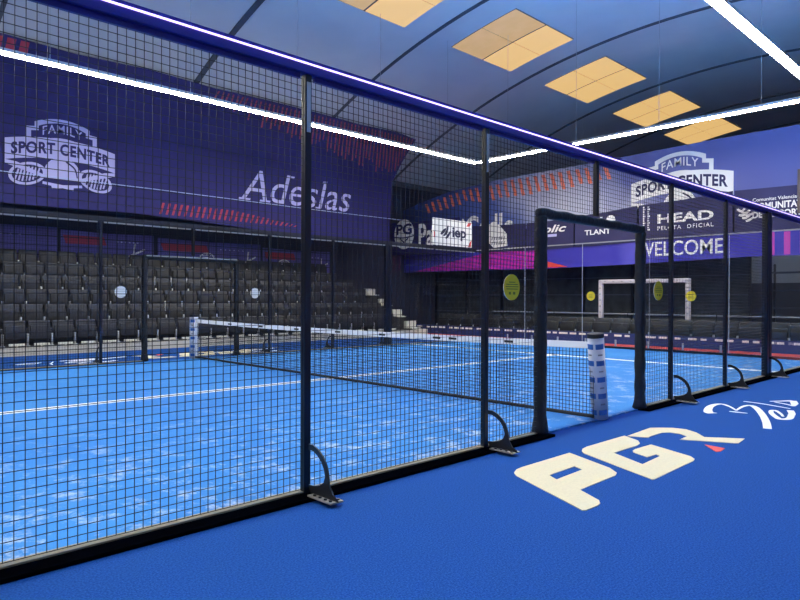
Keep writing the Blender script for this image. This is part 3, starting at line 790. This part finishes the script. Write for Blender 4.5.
# white lit sign on top of the far corner glass
t = thing('sign_board', 'white sign board standing above the far fence beside the corner', 'sign', (8.85, 10.0, 3.08))
obj('panel', bx(7.92, 9.78, 9.97, 10.03, 3.075, 3.92, bev=.004), M['white'], t)
me = text_mesh('iep', .002, .03); fit(me, 8.80, 9.48, 3.26, 3.68); decal('lettering', me, LEFT(9.964), M['ink'], t)
decal('feather_mark', stroke_mesh([([(8.25, 3.42), (8.38, 3.52), (8.5, 3.62)], .05, .12, .03), ([(8.38, 3.38), (8.52, 3.5), (8.6, 3.72)], .04, .11, .03), ([(8.48, 3.30), (8.6, 3.40), (8.72, 3.55)], .04, .10, .03)]), LEFT(9.964), M['ink'], t)
decal('corner_print', slash_mesh([(9.58, 3.09, 9.70, 3.28, .06), (9.66, 3.09, 9.71, 3.3, .05), (7.94, 3.3, 7.94, 3.5, .05), (9.5, 3.76, 9.6, 3.89, .15)]), LEFT(9.964), M['redmark'], t, 'red corner accents')
bm = nb(); box(bm, 8.1, 8.14, 10.0, 10.02, 3.0, 3.2); box(bm, 9.56, 9.6, 10.0, 10.02, 3.0, 3.2); obj('sign_foot', bm, M['alu'], t)

# ------------------------------------------------------------------ behind the end glass
t = thing('advertising_board', 'low navy board with row of white lettering in front of the end seats', 'board', (11.85, 5, 0))
obj('panel', bx(11.80, 11.86, -4, 15.5, 0, .34, bev=.005), M['boardblue'], t)
rs = random.Random(11); it = []; a = -15.3
while a < 3.8:
    w = rs.choice((.16, .24, .32)); it.append((a, .235, a, .295, w)); a += w + rs.choice((.08, .1, .22))
decal('board_print', slash_mesh(it), END(11.797), M['white'], t, 'row of white print')
t = thing('door_frame', 'pale padded door frame standing behind the seats at the right end', 'door frame', (13.1, 5.65, 0))
def padbar(a, b):
    x0, x1 = sorted((a[0], b[0])); y0, y1 = sorted((a[1], b[1])); z0, z1 = sorted((a[2], b[2]))
    return bx(x0-.07, x1+.07, y0-.07, y1+.07, z0, z1, bev=.03)
obj('upright', padbar((13.1, 7.1, 0), (13.1, 7.1, 2.0)), M['pinkpad'], t)
obj('upright', padbar((13.1, 4.22, 0), (13.1, 4.22, 2.0)), M['pinkpad'], t)
obj('beam', bx(13.03, 13.17, 4.15, 7.17, 1.90, 2.03, bev=.03), M['pinkpad'], t)
bm = nb()
for z in (.95, 1.15, 1.35, 1.55, 1.75):
    for y in (7.1, 4.22): box(bm, 13.024, 13.03, y-.035, y+.035, z-.02, z+.02)
for k in range(9): box(bm, 13.024, 13.03, 4.5+.3*k, 4.56+.3*k, 1.95, 1.98)
obj('padding_print', bm, M['grey'], t)
# dark partition and gear in the hall beyond the banners
t = thing('mesh_partition', 'dark mesh partition with posts in the shade under the violet strip', 'partition', (16, 7, 0))
obj('windscreen', bx(16.0, 16.03, 3.4, 17.3, .05, 2.9), M['screen'], t)
for y in (3.4, 5.4, 7.4, 9.4, 11.4, 13.4, 15.4, 17.3):
    obj('post', bx(15.9, 15.98, y-.04, y+.04, 0, 2.95), M['post'], t)
for z in (.8, 1.55, 2.2): obj('rail', bx(15.92, 15.96, 3.4, 17.3, z-.015, z+.015), M['rib'], t)
t = thing('barrier_rail', 'grey two bar barrier behind the end seats under the violet strip', 'barrier', (14.8, 5, 0))
for y in (-2, 1, 4, 7, 10, 13): obj('post', cyl(nb(), (14.8, y, 0), (14.8, y, .90), .025, 10), M['post'], t)
for z in (.62, .86): obj('rail', cyl(nb(), (14.8, -2, z), (14.8, 13, z), .022, 10), M['barrier'], t)
t = thing('shelf_rack', 'dark metal rack standing under the end of the violet strip', 'rack', (17.5, 2.2, 0))
for y in (3.2, 2.2, 1.2):
    for x in (17.2, 17.8): obj('upright', bx(x-.03, x+.03, y-.03, y+.03, 0, 2.6), M['post'], t)
for z in (.5, 1.1, 1.7, 2.3): obj('shelf', bx(17.15, 17.85, 1.15, 3.25, z-.02, z+.02), M['rib'], t)
t = thing('service_counter', 'brown wooden counter in the dim hall behind the end seats', 'counter', (16.6, .6, 0))
obj('counter_top', bx(16.2, 17.0, -.6, 1.8, .90, .95, bev=.01), M['wood'], t)
obj('counter_front', bx(16.3, 16.9, -.5, 1.7, 0, .90), M['wood'], t)
t = thing('vending_machine', 'dark cabinet with violet lit panel in the hall at right edge', 'machine', (18.6, -.1, 0))
obj('cabinet', bx(18.3, 19.0, -.7, .6, 0, 2.1, bev=.02), M['black'], t)
obj('lit_panel', bx(18.27, 18.3, -.45, .35, 1.55, 1.95), M['violetlit'], t)['label'] = 'violet lit panel'
for yy, lb in ((11.5, 'unseen added hall lamp hanging behind the end banners, farther from the entrance side'), (1.5, 'unseen added hall lamp hanging behind the end banners near the right frame edge')):  # unseen lamps added to brighten the dim hall beyond the banners
    t = thing('added_hall_lamp', lb, 'ceiling light', (20, yy, 6.2), 'added lamps behind the end banners')
    obj('added_lamp_panel', bx(19.4, 20.6, yy-.3, yy+.3, 6.2, 6.22), M['added_lamp'], t)
    obj('added_lamp_housing', bx(19.35, 20.65, yy-.35, yy+.35, 6.22, 6.3), M['alu'], t)
    for dx in (-.5, .5): obj('suspension_wire', cyl(nb(), (20+dx, yy, 6.3), (20+dx, yy, vault(yy)-.01), .008, 6), M['alu'], t)
wp = struct(obj('wall_partition', bx(24, 24.1, -7.6, 6.5, 2.1, 3.6), M['palewall']))
obj('wainscot', bx(23.95, 24.1, -7.6, 6.5, 0, 2.1), M['wall'], wp)

# ------------------------------------------------------------------ camera, world, view
f, yaw, cx, cy, h, pitch, roll = 637.75, .764559, -6.62756, -3.69571, 1.39095, -.0028727, -.0036492
fwd = Vector((math.sin(yaw)*math.cos(pitch), math.cos(yaw)*math.cos(pitch), math.sin(pitch)))
right = Vector((math.cos(yaw), -math.sin(yaw), 0)); up = right.cross(fwd)
r2 = right*math.cos(roll) - up*math.sin(roll); u2 = right*math.sin(roll) + up*math.cos(roll)
cam = bpy.data.cameras.new('camera'); co = bpy.data.objects.new('camera', cam); C.objects.link(co)
cam.sensor_width = 36; cam.lens = f/800*36; cam.clip_start = .05; cam.clip_end = 200
co.matrix_world = Matrix(((r2.x, u2.x, -fwd.x, cx), (r2.y, u2.y, -fwd.y, cy), (r2.z, u2.z, -fwd.z, h), (0, 0, 0, 1)))
sc.camera = co
w = bpy.data.worlds.new('world'); sc.world = w; w.use_nodes = True
w.node_tree.nodes['Background'].inputs['Color'].default_value = (.5, .6, .9, 1)
w.node_tree.nodes['Background'].inputs['Strength'].default_value = .05
sc.view_settings.view_transform = 'Standard'; sc.view_settings.look = 'None'
sc.view_settings.gamma = 1; sc.view_settings.use_curve_mapping = False; sc.view_settings.exposure = 0
sc.cycles.use_denoising = True
sc.cycles.transparent_max_bounces = 16
sc.cycles.sample_clamp_indirect = 6
